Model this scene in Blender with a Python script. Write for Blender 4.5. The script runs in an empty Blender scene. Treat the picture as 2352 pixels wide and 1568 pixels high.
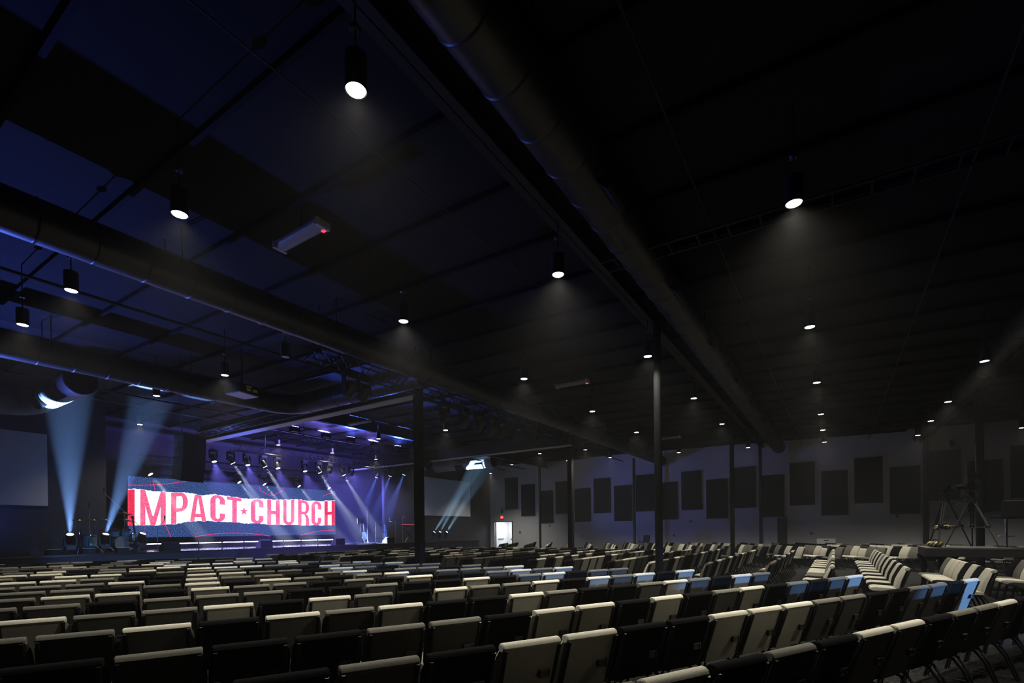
import bpy, bmesh, math, random
from mathutils import Vector, Matrix
random.seed(7)
C = bpy.context.scene.collection
S = bpy.context.scene
PI = math.pi

# ---------------------------------------------------------------- camera, world, exposure
H = 1.628                                   # eye height above the carpet
F, SY, YAW, PIT, ROL = 1143.636, 1224.977, 0.57602, -0.005157, -0.011613
fw = Vector((math.cos(YAW)*math.cos(PIT), math.sin(YAW)*math.cos(PIT), math.sin(PIT)))
_r = Vector((math.sin(YAW), -math.cos(YAW), 0)); _u = _r.cross(fw)
rt = _r*math.cos(ROL)+_u*math.sin(ROL); up = _u*math.cos(ROL)-_r*math.sin(ROL)
cd = bpy.data.cameras.new('camera'); cam = bpy.data.objects.new('camera', cd); C.objects.link(cam)
M = Matrix.Identity(4)
for i in range(3):
    M[i][0], M[i][1], M[i][2] = rt[i], up[i], -fw[i]
M[2][3] = H
cam.matrix_world = M
cd.sensor_width = 36; cd.lens = F/2352*36; cd.shift_y = (SY-784)/2352; cd.clip_start = .02; cd.clip_end = 200
S.camera = cam
w = bpy.data.worlds.new('dark_hall'); S.world = w; w.use_nodes = True
w.node_tree.nodes['Background'].inputs[0].default_value = (0, 0, 0, 1)
S.view_settings.view_transform = 'Standard'; S.view_settings.look = 'None'
S.view_settings.exposure = 0; S.view_settings.gamma = 1; S.view_settings.use_curve_mapping = False
cy = S.cycles
cy.max_bounces = 5; cy.diffuse_bounces = 1; cy.glossy_bounces = 2; cy.transmission_bounces = 2; cy.volume_bounces = 0
cy.transparent_max_bounces = 4; cy.sample_clamp_indirect = 3; cy.sample_clamp_direct = 0
cy.caustics_reflective = False; cy.caustics_refractive = False; cy.use_denoising = True

DOWN_W, HEAD_W, WASH_W, BEAM_W, FLOOD_W = 2300, 150000, 14000, 160000, 20000   # watts of the lamp kinds
HAZE, HAZE_STAGE = .0004, .0020

def ray(x, y): return fw+rt*((x-1176)/F)-up*((y-SY)/F)
def at_z(x, y, z):
    d = ray(x, y); return Vector((0, 0, H))+d*((z-H)/d.z)
def at_y(x, y, Y):
    d = ray(x, y); return Vector((0, 0, H))+d*(Y/d.y)
def at_x(x, y, X):
    d = ray(x, y); return Vector((0, 0, H))+d*(X/d.x)
def px(p):
    q = Vector(p)-Vector((0, 0, H)); d = q.dot(fw)
    if d < .2: return None
    return 1176+F*q.dot(rt)/d, SY-F*q.dot(up)/d, d

# ---------------------------------------------------------------- materials
def mat(name, col, rough=.6, metal=0., emit=None, strength=0., noise=None, bump=0., bscale=80., spec=.5, sample=False):
    m = bpy.data.materials.new(name); m.use_nodes = True
    nt = m.node_tree; b = nt.nodes['Principled BSDF']
    b.inputs['Base Color'].default_value = (*col, 1); b.inputs['Roughness'].default_value = rough
    b.inputs['Metallic'].default_value = metal; b.inputs['Specular IOR Level'].default_value = spec
    if emit:
        b.inputs['Emission Color'].default_value = (*emit, 1); b.inputs['Emission Strength'].default_value = strength
        if not sample: m.cycles.emission_sampling = 'NONE'
    if noise or bump:
        tc = nt.nodes.new('ShaderNodeTexCoord'); n = nt.nodes.new('ShaderNodeTexNoise')
        n.inputs['Scale'].default_value = noise[0] if noise else bscale; n.inputs['Detail'].default_value = 3
        nt.links.new(tc.outputs['Object'], n.inputs['Vector'])
        if noise:
            r = nt.nodes.new('ShaderNodeValToRGB'); e = r.color_ramp.elements
            e[0].position, e[1].position = .32, .68
            e[0].color = (*[c*noise[1] for c in col], 1); e[1].color = (*[c*noise[2] for c in col], 1)
            nt.links.new(n.outputs['Fac'], r.inputs['Fac']); nt.links.new(r.outputs['Color'], b.inputs['Base Color'])
        if bump:
            bp = nt.nodes.new('ShaderNodeBump'); bp.inputs['Strength'].default_value = bump; bp.inputs['Distance'].default_value = .01
            nt.links.new(n.outputs['Fac'], bp.inputs['Height']); nt.links.new(bp.outputs['Normal'], b.inputs['Normal'])
    return m
def emat(name, c1, c2, strength, scale, lo=.4, hi=.6, sample=True):
    m = bpy.data.materials.new(name); m.use_nodes = True; nt = m.node_tree; nt.nodes.clear()
    o = nt.nodes.new('ShaderNodeOutputMaterial'); e = nt.nodes.new('ShaderNodeEmission'); e.inputs[1].default_value = strength
    tc = nt.nodes.new('ShaderNodeTexCoord'); n = nt.nodes.new('ShaderNodeTexNoise'); r = nt.nodes.new('ShaderNodeValToRGB')
    n.inputs['Scale'].default_value = scale; n.inputs['Detail'].default_value = 2
    r.color_ramp.elements[0].position, r.color_ramp.elements[1].position = lo, hi
    r.color_ramp.elements[0].color, r.color_ramp.elements[1].color = (*c1, 1), (*c2, 1)
    nt.links.new(tc.outputs['Object'], n.inputs['Vector']); nt.links.new(n.outputs['Fac'], r.inputs['Fac'])
    nt.links.new(r.outputs['Color'], e.inputs[0]); nt.links.new(e.outputs[0], o.inputs[0])
    m.cycles.emission_sampling = 'AUTO' if sample else 'NONE'
    return m
BLK = mat('black_paint', (.004, .004, .0045), .6, spec=.25)
BLKM = mat('black_metal', (.005, .005, .006), .4, spec=.3)
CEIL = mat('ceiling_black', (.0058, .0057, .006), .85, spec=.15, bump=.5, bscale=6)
PURL = mat('purlin_black', (.0022, .0022, .0026), .8, spec=.1)
DUCT = mat('duct_black', (.0058, .0058, .0064), .42, spec=.4)
WALLG = mat('wall_grey', (.62, .61, .62), .85, bump=.05)
WALLB = mat('wall_black', (.0045, .005, .0075), .85)
WALLS = mat('wall_stage_bluish', (.012, .013, .022), .8)  # blue of the stage light mixed into the dark wall colour
PANEL = mat('panel_black', (.014, .014, .014), .95, bump=.3, bscale=200)
SCRN = mat('projection_screen', (.38, .40, .46), .9)  # white screen, blue stage light tinted into its base colour
CARP = mat('carpet', (.0052, .0051, .005), .97, noise=(28, .15, 3.4), spec=.05, bump=.6)
STGF = mat('stage_gloss', (.012, .012, .018), .13, spec=.9)
STGB = mat('stage_fascia', (.02, .021, .03), .7)
LENS = mat('lamp_lens', (.9, .9, .85), .4, emit=(1, .98, .9), strength=14)
LENSO = mat('lamp_lens_off', (.02, .022, .03), .3)
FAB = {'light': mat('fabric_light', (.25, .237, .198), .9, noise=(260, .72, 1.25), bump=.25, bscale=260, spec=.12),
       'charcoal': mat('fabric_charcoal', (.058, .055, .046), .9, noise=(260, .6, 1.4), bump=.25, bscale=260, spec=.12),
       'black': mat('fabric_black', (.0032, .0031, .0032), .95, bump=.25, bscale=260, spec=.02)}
PAN = {'light': mat('fabric_light_shaded', (.19, .18, .15), .9, noise=(260, .72, 1.25), bump=.25, bscale=260, spec=.12), 'charcoal': mat('fabric_charcoal_shaded', (.045, .043, .036), .9, noise=(260, .6, 1.4), bump=.25, bscale=260, spec=.12), 'black': FAB['black']}  # same fabric darkened, shade of the rear put into the colour
CARD = mat('card_dark_red', (.018, .006, .005), .6)
HOLD = mat('holder_wire', (.10, .10, .10), .4, .6)
STEEL = mat('steel', (.28, .28, .28), .35, .8)
CHROME = mat('chrome', (.75, .75, .78), .12, 1)
WHITE = mat('white_paint', (.75, .76, .78), .5)
GREYP = mat('grey_plastic', (.3, .3, .31), .5)
BRASS = mat('brass', (.65, .42, .12), .3, 1)
CONC = mat('column_paint', (.0022, .0022, .0026), .9, spec=.08)
CONF = mat('column_paint_grey', (.03, .03, .032), .6, spec=.3)

# ---------------------------------------------------------------- mesh helpers
class MB:
    def __init__(s): s.v, s.f, s.m, s.mats = [], [], [], []
    def mi(s, m):
        if m not in s.mats: s.mats.append(m)
        return s.mats.index(m)
    def add(s, vs, fs, m, M=None):
        n = len(s.v)
        s.v += [tuple(M @ Vector(v)) if M else tuple(v) for v in vs]
        s.f += [tuple(i+n for i in f) for f in fs]; s.m += [s.mi(m)]*len(fs); return s
    def box(s, c, d, m, M=None):
        x, y, z = c; a, b, e = d[0]/2, d[1]/2, d[2]/2
        v = [(x+i*a, y+j*b, z+k*e) for i in (-1, 1) for j in (-1, 1) for k in (-1, 1)]
        return s.add(v, [(0, 1, 3, 2), (4, 6, 7, 5), (0, 4, 5, 1), (2, 3, 7, 6), (0, 2, 6, 4), (1, 5, 7, 3)], m, M)
    def prism(s, poly, a0, a1, m, axis='x', M=None):      # poly in the two other axes, extruded a0..a1
        n = len(poly)
        P = {'x': lambda a, p: (a, p[0], p[1]), 'y': lambda a, p: (p[0], a, p[1]), 'z': lambda a, p: (p[0], p[1], a)}[axis]
        v = [P(a0, p) for p in poly]+[P(a1, p) for p in poly]
        f = [(i, (i+1) % n, n+(i+1) % n, n+i) for i in range(n)]+[tuple(range(n))[::-1], tuple(range(n, 2*n))]
        return s.add(v, f, m, M)
    def tube(s, pts, r, m, n=8, M=None, caps=True):
        pts = [Vector(p) for p in pts]; rr = r if isinstance(r, (list, tuple)) else [r]*len(pts)
        v, f = [], []; prev = None
        for i, p in enumerate(pts):
            t = (pts[min(i+1, len(pts)-1)]-pts[max(i-1, 0)]).normalized()
            a = prev if prev is not None else (Vector((0, 0, 1)) if abs(t.z) < .9 else Vector((1, 0, 0)))
            x = (a-t*a.dot(t)).normalized(); prev = x; y = t.cross(x)
            v += [p+(x*math.cos(2*PI*k/n)+y*math.sin(2*PI*k/n))*rr[i] for k in range(n)]
        for i in range(len(pts)-1):
            f += [(i*n+k, i*n+(k+1) % n, (i+1)*n+(k+1) % n, (i+1)*n+k) for k in range(n)]
        if caps: f += [tuple(range(n))[::-1], tuple(range((len(pts)-1)*n, len(pts)*n))]
        return s.add(v, f, m, M)
    def lathe(s, prof, m, n=20, M=None):                 # profile (r, z)
        v, f = [], []; k = len(prof)
        for r, z in prof: v += [(r*math.cos(2*PI*i/n), r*math.sin(2*PI*i/n), z) for i in range(n)]
        for j in range(k-1): f += [(j*n+i, j*n+(i+1) % n, (j+1)*n+(i+1) % n, (j+1)*n+i) for i in range(n)]
        if prof[0][0] > 1e-6: f.append(tuple(range(n))[::-1])
        if prof[-1][0] > 1e-6: f.append(tuple(range((k-1)*n, k*n)))
        return s.add(v, f, m, M)
    def build(s, name, parent=None, smooth=False, loc=None):
        me = bpy.data.meshes.new(name); me.from_pydata(s.v, [], s.f)
        for m in s.mats: me.materials.append(m)
        if len(s.mats) > 1: me.polygons.foreach_set('material_index', s.m)
        if smooth: me.polygons.foreach_set('use_smooth', [True]*len(s.f))
        me.update()
        bm = bmesh.new(); bm.from_mesh(me); bmesh.ops.recalc_face_normals(bm, faces=bm.faces); bm.to_mesh(me); bm.free()
        if smooth: me.set_sharp_from_angle(angle=.7)
        o = bpy.data.objects.new(name, me); C.objects.link(o)
        if parent: o.parent = parent
        if loc: o.location = loc
        return o
def tag(o, label=None, cat=None, group=None, kind=None):
    for k, v in (('label', label), ('category', cat), ('group', group), ('kind', kind)):
        if v: o[k] = v
    return o
def thing(name, label, cat, loc=(0, 0, 0), rz=0, group=None):
    o = bpy.data.objects.new(name, None); C.objects.link(o); o.empty_display_size = .1
    o.location = loc; o.rotation_euler = (0, 0, rz); return tag(o, label, cat, group)
def copy_tree(o, parent=None):
    c = o.copy(); C.objects.link(c)
    if parent: c.parent = parent
    for ch in list(kids[o.name]) if parent is None and o.name in kids else list(o.children): copy_tree(ch, c)
    return c
kids = {}
def dup(o, loc, rz=0, label=None, group=None):
    if o.name not in kids: kids[o.name] = list(o.children)
    c = copy_tree(o); c.location = loc; c.rotation_euler = (0, 0, rz)
    if label: c['label'] = label
    if group: c['group'] = group
    return c
def one(mb, name, label, cat, group=None, smooth=False): return tag(mb.build(name, None, smooth), label, cat, group)
def struct(mb, name, parent=None, smooth=False):
    o = mb.build(name, parent, smooth)
    if not parent: o['kind'] = 'structure'
    return o
def Rz(a, loc=(0, 0, 0)): return Matrix.Translation(loc) @ Matrix.Rotation(a, 4, 'Z')
def aim(p, q):                                            # matrix whose -Z looks from p to q
    return Matrix.Translation(p) @ (Vector(p)-Vector(q)).to_track_quat('Z', 'Y').to_matrix().to_4x4()
def spot(name, p, q, watts, col, deg, blend=.5, rad=.05, parent=None):
    l = bpy.data.lights.new(name, 'SPOT'); l.energy = watts; l.color = col; l.spot_size = math.radians(deg); l.spot_blend = blend
    l.shadow_soft_size = rad; o = bpy.data.objects.new(name, l); C.objects.link(o); o.matrix_world = aim(p, q); return o
ORD = ('first second third fourth fifth sixth seventh eighth ninth tenth eleventh twelfth thirteenth fourteenth fifteenth sixteenth '
       'seventeenth eighteenth nineteenth twentieth twenty-first twenty-second twenty-third twenty-fourth twenty-fifth twenty-sixth twenty-seventh').split()
def deck(y): return H+4.75+.0218*(y-3.3)

# ---------------------------------------------------------------- room shell
struct(MB().box((12, 7, -.05), (44, 44, .1), CARP), 'floor')
CEIL_LIT = mat('ceiling_stage', (.02, .02, .024), .8, spec=.15, bump=.5, bscale=6)  # lighter deck copy over the stage; brightness of the beam patches put into colour
xs = (-9, 36)
def roof(ys, m, name):
    b = MB()
    b.add([(x, y, deck(y)+k) for k in (0, .2) for x, y in ((xs[0], ys[0]), (xs[1], ys[0]), (xs[1], ys[1]), (xs[0], ys[1]))],
          [(0, 1, 2, 3), (4, 5, 6, 7), (0, 1, 5, 4), (2, 3, 7, 6), (1, 2, 6, 5), (0, 3, 7, 4)], m)
    return struct(b, name)
ceiling = roof((-13, 16.2), CEIL, 'ceiling'); roof((16.2, 27.5), CEIL_LIT, 'ceiling_stage')
FY = 22.96                                               # front wall plane
OX0, OX1 = 7.4, 21.15                                    # stage opening
TOP = 6.95
b = MB().box(((OX0-9)/2, FY+.1, TOP/2), (OX0+9, .2, TOP), WALLB); struct(b, 'wall_front_1')
b = MB().box(((OX1+32.25)/2, FY+.1, TOP/2), (32.25-OX1, .2, TOP), WALLB); struct(b, 'wall_front_2')
struct(MB().box((17.4, 27, TOP/2), (20.4, .2, TOP), WALLS), 'wall_stage')
struct(MB().box((OX0-.1, 25, TOP/2), (.2, 4, TOP), WALLB), 'wall_stage_left')
struct(MB().box((27.5, 25, TOP/2), (.2, 3.8, TOP), WALLB), 'wall_stage_right')
struct(MB().box((-8.6, 7, TOP/2), (.2, 42, TOP), WALLB), 'wall_left')
struct(MB().box((12, -12.5, TOP/2), (42, .2, TOP), WALLB), 'wall_back')
# panelled side wall, slightly skewed, with a doorway
wu = Vector((.0793, .9968, 0)); wn = Vector((-.9968, .0793, 0)); wo = Vector((30.4, 0, 0))
MW = Matrix.Identity(4)
for i in range(3): MW[i][0], MW[i][1], MW[i][2], MW[i][3] = wu[i], wn[i], (0, 0, 1)[i], wo[i]
D0, D1, DT = 20.83, 22.65, 2.36
b = MB()
b.box(((-14+D0)/2, -.1, 3.4), (D0+14, .2, 6.8), WALLG, MW); b.box(((D1+24)/2, -.1, 3.4), (24-D1, .2, 6.8), WALLG, MW)
b.box(((D0+D1)/2, -.1, (DT+6.8)/2), (D1-D0, .2, 6.8-DT), WALLG, MW)
struct(b, 'wall_right')
struct(MB().box((2.42, .02, 1.1), (.46, .05, 2.2), mat('pier_grey', (.07, .075, .085), .8), MW), 'trim_1')
# vestibule behind the doorway
b = MB()
b.box(((D0+D1)/2, -2.3, 1.3), (3.2, .1, 2.7), WHITE, MW); b.box((D0-.5, -1.25, 1.3), (.1, 2.1, 2.7), WHITE, MW)
b.box((D1+.5, -1.25, 1.3), (.1, 2.1, 2.7), WHITE, MW); b.box(((D0+D1)/2, -1.25, 2.7), (3.2, 2.2, .1), WHITE, MW)
struct(b, 'wall_vestibule')
al = bpy.data.lights.new('vestibule_light', 'AREA'); al.energy = 110; al.size = 1.2; al.color = (.93, .97, 1)
ao = bpy.data.objects.new('vestibule_light', al); C.objects.link(ao); ao.matrix_world = MW @ Matrix.Translation(((D0+D1)/2, -1.2, 2.6))
fr = MB(); FRM = mat('door_frame_grey', (.17, .18, .2), .5)
for x in (D0, D1): fr.box((x, -.08, DT/2), (.07, .26, DT), FRM, MW)
fr.box(((D0+D1)/2, -.08, DT), (D1-D0+.07, .26, .07), FRM, MW)
d1 = struct(fr, 'door_1')
DW = mat('door_white', (.8, .82, .85), .45)
MB().box((D1-.06, -.62, 1.15), (.05, .9, 2.28), DW, MW).build('door_leaf', d1)
hb = MB()
for z in (2.1, 1.2, .4): hb.box((D1-.03, -.14, z), (.06, .05, .12), BLKM, MW)
tag(hb.build('door_hinges', d1), kind='stuff')
MB().box((D1-.10, -.75, 1.02), (.05, .7, .07), STEEL, MW).build('push_bar', d1)
d2 = struct(MB().box((D0+.55, -2.22, 1.15), (.95, .05, 2.3), DW, MW), 'door_2')
MB().box((D0+.45, -2.185, 1.45), (.07, .02, .85), mat('vision_glass', (.2, .24, .3), .1), MW).build('window_pane', d2)
MB().box((D0+.12, -.03, 1.0), (.04, .08, .1), BLKM, MW).build('strike_plate', d1)
# wall fittings
t = thing('exit_sign', 'red glowing exit sign above the bright doorway', 'sign')
MB().box((21.8, .04, 2.69), (.30, .06, .26), GREYP, MW).build('housing', t)
MB().box((21.8, .075, 2.70), (.27, .012, .20), mat('exit_red', (.5, .02, .02), .4, emit=(1, .06, .04), strength=1.6), MW).build('face', t)
def text(body, size, M, m, name, parent, ext=.002, shear=0):
    cu = bpy.data.curves.new(name, 'FONT'); cu.body = body; cu.size = size; cu.align_x = 'CENTER'; cu.align_y = 'CENTER'; cu.extrude = ext; cu.shear = shear
    o = bpy.data.objects.new(name, cu); C.objects.link(o); me = bpy.data.meshes.new_from_object(o.evaluated_get(bpy.context.evaluated_depsgraph_get()))
    bpy.data.objects.remove(o); me.name = name; me.materials.clear(); me.materials.append(m)
    o = bpy.data.objects.new(name, me); C.objects.link(o); o.matrix_world = M
    if parent: o.parent = parent
    return o
text('EXIT', .12, MW @ Matrix.Translation((21.8, .084, 2.70)) @ Matrix(((-1, 0, 0, 0), (0, 0, 1, 0), (0, 1, 0, 0), (0, 0, 0, 1))), mat('exit_letters', (.9, .5, .45), .4, emit=(1, .45, .4), strength=1.2), 'lettering', t)
t = thing('strobe_horn', 'white topped dark emergency light high above the exit sign', 'emergency light')
MB().box((21.8, .06, 3.2), (.1, .1, .36), BLKM, MW).build('housing', t); MB().box((21.86, .1, 3.36), (.14, .12, .1), WHITE, MW).build('lamp_head', t)
for i, (u_, z_, lab) in enumerate(((20.13, 1.52, 'small dark keypad on grey wall beside the bright doorway'), (17.41, 2.0, 'pale wall plate under the third acoustic panel from the doorway'),
        (14.76, 1.24, 'black and white wall socket below the fifth acoustic panel from the doorway'), (8.34, 1.24, 'black and white wall socket behind the thick blue lit column'),
        (7.33, 2.1, 'pale wall plate under the tenth acoustic panel from the doorway'), (1.05, 1.33, 'black and white wall socket above the white case'),
        (-2.51, 2.14, 'pale wall plate under the panel beside the tripod column'))):
    t = thing('wall_plate', lab, 'wall plate', group='small plates on the panelled wall')
    MB().box((u_, .015, z_), (.14, .03, .16), mat('plate_grey', (.4, .4, .42), .5) if i else BLKM, MW).build('cover', t)
    MB().box((u_, .034, z_-.01), (.08, .012, .05), BLKM if i else WHITE, MW).build('slot', t)
t = thing('wall_speaker', 'small pale box speaker high on wall above the tripods', 'speaker')
MB().box((-4.51, .1, 5.37), (.22, .18, .36), GREYP, MW).build('housing', t); MB().box((-4.51, .2, 5.37), (.17, .02, .3), PANEL, MW).build('grille', t)
# acoustic panels
for i, (u_, w_, z0, z1) in enumerate(((20.87, 1.22, 3.30, 5.72), (19.30, 1.24, 2.76, 5.10), (17.70, 1.2, 2.20, 4.53), (16.26, 1.2, 2.80, 5.11), (14.68, 1.22, 2.21, 4.52), (13.19, 1.22, 2.76, 5.10),
        (11.68, 1.22, 2.20, 4.52), (10.15, 1.22, 2.78, 5.10), (8.69, 1.2, 2.22, 4.53), (7.24, 1.2, 2.77, 5.08), (5.78, 1.2, 2.21, 4.50), (4.32, 1.19, 2.78, 5.09), (2.88, 1.15, 2.23, 4.52), (1.46, 1.15, 2.81, 5.07),
        (0.02, 1.14, 2.24, 4.53), (-1.39, 1.14, 2.80, 5.06), (-2.80, 1.14, 2.22, 4.49), (-4.23, 1.1, 2.80, 5.10), (-5.59, 1.14, 2.25, 4.51), (-6.97, 1.14, 2.81, 5.06), (-8.4, 1.14, 2.25, 4.51))):
    t = thing('acoustic_panel', 'black fabric acoustic panel, %s along the grey wall counting from the bright doorway' % ORD[i], 'acoustic panel', group='acoustic panels on the grey wall')
    MB().box((u_, .02, (z0+z1)/2), (w_-.06, .04, z1-z0-.06), BLK, MW).build('frame', t)
    MB().box((u_, .055, (z0+z1)/2), (w_, .05, z1-z0), PANEL, MW).build('fabric_face', t)
# projection screens on the front wall
for nm, x0, x1, z0, z1, lab in (('a', .7, 5.73, 1.055+H, 3.53+H, 'grey blank projection screen on the dark wall beside the drum kit'), ('b', 24.5, 29.57, 1.11+H, 3.68+H, 'grey blank projection screen on the dark wall beside the doorway')):
    t = thing('projection_screen', lab, 'screen', (0, 0, 0), 0, 'projection screens either side of the stage')
    MB().box(((x0+x1)/2, FY-.03, (z0+z1)/2), (x1-x0+.08, .05, z1-z0+.08), BLK).build('frame', t)
    MB().box(((x0+x1)/2, FY-.06, (z0+z1)/2), (x1-x0, .02, z1-z0), SCRN).build('screen_surface', t)

# ---------------------------------------------------------------- roof structure
pn = 0
for i in range(-6, 26):
    X = .2+2.8+i*1.36
    b = MB(); y0, y1 = -12.4, 27.2
    z0, z1 = deck(y0)-.09, deck(y1)-.09
    b.add([(X-.03, y0, z0), (X+.03, y0, z0), (X+.03, y1, z1), (X-.03, y1, z1), (X-.03, y0, z0+.089), (X+.03, y0, z0+.089), (X+.03, y1, z1+.089), (X-.03, y1, z1+.089)],
          [(0, 1, 2, 3), (4, 5, 6, 7), (0, 1, 5, 4), (2, 3, 7, 6), (1, 2, 6, 5), (0, 3, 7, 4)], PURL)
    b.build('purlin', ceiling)
def ibeam_x(Y, zb, x0, x1, h, n):
    b = MB(); z = H+zb
    b.box(((x0+x1)/2, Y, z+.01), (x1-x0, .22, .02), BLK); b.box(((x0+x1)/2, Y, z+h/2), (x1-x0, .015, h), BLK); b.box(((x0+x1)/2, Y, z+h), (x1-x0, .22, .02), BLK)
    struct(b, 'trim_%d' % n)
ibeam_x(3.35, 4.44, -8, 31, .34, 2); ibeam_x(10.45, 4.64, -8, 31, .24, 3); ibeam_x(17.4, 4.5, -8, 31.6, .5, 4); ibeam_x(-3.7, 4.2, -8, 30, .38, 5)
# headers along both sides of the stage
for n, X, y0, y1, zb in ((6, 10.85, 10.3, 22.9, 4.02), (7, 21.0, 10.3, 25.5, 3.97)):
    b = MB(); b.box((X, (y0+y1)/2, H+zb+.3), (.30, y1-y0, .6), DUCT); b.box((X, (y0+y1)/2, H+zb-.012), (.36, y1-y0, .024), mat('header_flange', (.5, .5, .52), .5))
    struct(b, 'trim_%d' % n)
# columns
for n, (X, Y, r, top, lab) in enumerate(((10.83, 3.22, .083, 4.44, 0), (21.2, 3.4, .083, 4.44, 0), (29.9, 3.38, .083, 4.5, 0), (29.9, 10.4, .083, 4.4, 0), (29.9, 17.1, .083, 4.5, 0), (20.6, -3.72, .105, 4.2, 0), (30.0, -3.55, .11, 4.2, 0))):
    b = MB(); b.lathe([(r, .01), (r, H+top)], CONF if X > 25 else CONC, 20, Matrix.Translation((X, Y, 0))); b.box((X, Y, .006), (.3, .3, .012), BLKM)
    o = struct(b, 'column_%d' % (n+1), smooth=True)
for n, (X, Y, w_) in enumerate(((10.85, 10.3, .215), (21.2, 10.45, .22))):
    struct(MB().box((X, Y, (H+4.4)/2), (w_, w_, H+4.4), CONC), 'column_%d' % (8+n))
# round ducts
def duct(path, r, name, label, ring=.62):
    t = thing(name, label, 'duct')
    b = MB(); pts, rr = [], []; L = 0
    path = [Vector(p) for p in path]
    for a, c in zip(path, path[1:]):
        d = (c-a).length; n = max(1, int(d/ring)); e = (c-a)/d
        for k in range(n):
            p = a+e*(d*k/n); q = min(.03, d/n/4)
            if n > 1:
                g = d/n; pts += [p+e*g*.02, p+e*g*.46, p+e*(g*.5-.012), p+e*g*.5, p+e*(g*.5+.012), p+e*g*.54, p+e*g*.98]; rr += [r, r, r, r+.010, r, r, r]
            else: pts.append(p); rr.append(r)
    pts.append(path[-1]); rr.append(r)
    b.tube(pts, rr, DUCT, 32); b.build('duct_shell', t, True)
    return t
def arc(c, r, a0, a1, ez=(1, 0), n=8):
    return [(c[0]+r*math.cos(math.radians(a0+(a1-a0)*k/n)), c[1]+r*math.sin(math.radians(a0+(a1-a0)*k/n)), c[2]) for k in range(n+1)]
dz = H+4.3
d_1 = duct([(-7, 2.5, dz), (30.2, 2.5, dz)], .31, 'spiral_duct', 'long black spiral duct passing overhead beside the steel beam')
for k in range(10):
    x = -.4+3.05*k
    MB().box((0, 0, 0), (.5, .05, .28), BLK, Matrix.Translation((x, 2.5-.24, dz-.25)) @ Matrix.Rotation(-.75, 4, 'X')).build('register', d_1)
dz2 = H+4.2
d_2 = duct([(-7, 8.9, dz2), (30.8, 8.9, dz2)], .29, 'spiral_duct', 'black spiral duct over the near seats with a blue lit underside')
d_3 = duct([(-7, 15.1, dz2), (9.1, 15.1, dz2)]+[(9.1+.8*math.sin(math.radians(a)), 14.3+.8*math.cos(math.radians(a)), dz2) for a in range(10, 91, 10)]+[(9.9, 9.2, dz2)], .315, 'spiral_duct', 'black duct nearest the stage that bends to run back to its neighbour')
for d_, Y, r in ((d_1, 2.5, .31), (d_2, 8.9, .29), (d_3, 15.1, .315)):
    for k in range(12):
        x = -2+2.9*k
        if d_ is d_3 and x > 8.8: break
        zt = deck(Y)-.02; zc = dz if Y < 5 else dz2
        for sg in (-1, 1): MB().tube([(x, Y+sg*r, zc+.05), (x, Y+sg*r, zt)], .012, BLK, 6).build('hanger_strap', d_)
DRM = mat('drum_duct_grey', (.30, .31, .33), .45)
def drum(X, Y0, Y1, z, r, lab, bend):
    t = thing('drum_duct', lab, 'duct'); b = MB(); pts, rr = [], []
    n = 14
    for k in range(n):
        y = Y0+(Y1-Y0)*k/n; pts += [(X, y, z), (X, y+.10, z), (X, y+.12, z), (X, y+.135, z), (X, y+.15, z), (X, y+.17, z)]; rr += [r, r, r, r+.008, r, r]
    pts.append((X, Y1, z)); rr.append(r)
    if bend:
        for a in range(10, 91, 10): pts.append((X-1.0+1.0*math.cos(math.radians(a)), Y1+1.0*math.sin(math.radians(a)), z)); rr.append(r)
        pts.append((X-5, Y1+1.0, z)); rr.append(r)
    b.tube(pts, rr, DRM, 32, caps=False); b.build('duct_shell', t, True)
    MB().lathe([(0, 0), (r+.012, 0), (r+.012, .06), (0, .06)], BLK, 32, Matrix.Translation((X, Y0+.03, z)) @ Matrix.Rotation(PI/2, 4, 'X')).build('end_cap', t)
    for y in (Y0+1.0, Y0+2.6):
        for s in (-1,):
            b = MB().box((0, 0, 0), (.10, .62, .34), BLK, Matrix.Translation((X+s*r*.72, y, z-r*.72)) @ Matrix.Rotation(PI/4*s, 4, 'Y'))
            b.build('register', t)
    MB().tube([(X, Y0+.5, z+r), (X, Y0+.5, deck(Y0)-.02)], .012, BLK, 6).build('hanger_strap', t)
    return t
drum(5.05, 17.3, 21.2, H+4.26, .37, 'capped round duct end catching a white light beam over the drum kit', True)
drum(25.8, 18.05, 22.9, H+4.42, .36, 'capped round duct end lit white above the projection screen by the doorway', False)
# thin pipes and conduits
def pipe(pts, r, name, lab, cat='pipe'): return one(MB().tube(pts, r, BLK, 8), name, lab, cat, smooth=True)
pipe([(-7, 11.3, H+4.35), (30.5, 11.3, H+4.35)], .03, 'sprinkler_pipe', 'thin black sprinkler pipe between the two ducts nearest the stage')
pipe([(-7, 18.6, H+4.42), (30.5, 18.6, H+4.42)], .03, 'sprinkler_pipe', 'thin black sprinkler pipe beyond the bent duct')
pipe([(-7, 20.4, H+4.5), (30.5, 20.4, H+4.5)], .03, 'sprinkler_pipe', 'thin black sprinkler pipe closest to the stage')
pipe([(-7, 4.2, H+4.17), (14, 4.2, H+4.17)], .008, 'cable', 'taut thin cable crossing under the roof next to the beam', 'cable')
pipe([(-7, 1.45, H+4.3), (30, 1.45, H+4.3)], .016, 'conduit', 'thin grey conduit just off the long overhead duct', 'conduit')
pipe([(-7, -1.4, H+4.3), (30, -1.4, H+4.3)], .016, 'conduit', 'thin grey conduit between the overhead duct and the far beam', 'conduit')
t = duct([(-7, -3.3, H+4.1), (29.6, -3.3, H+4.1)], .25, 'spiral_duct', 'black duct along the beam above the camera platform')
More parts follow.
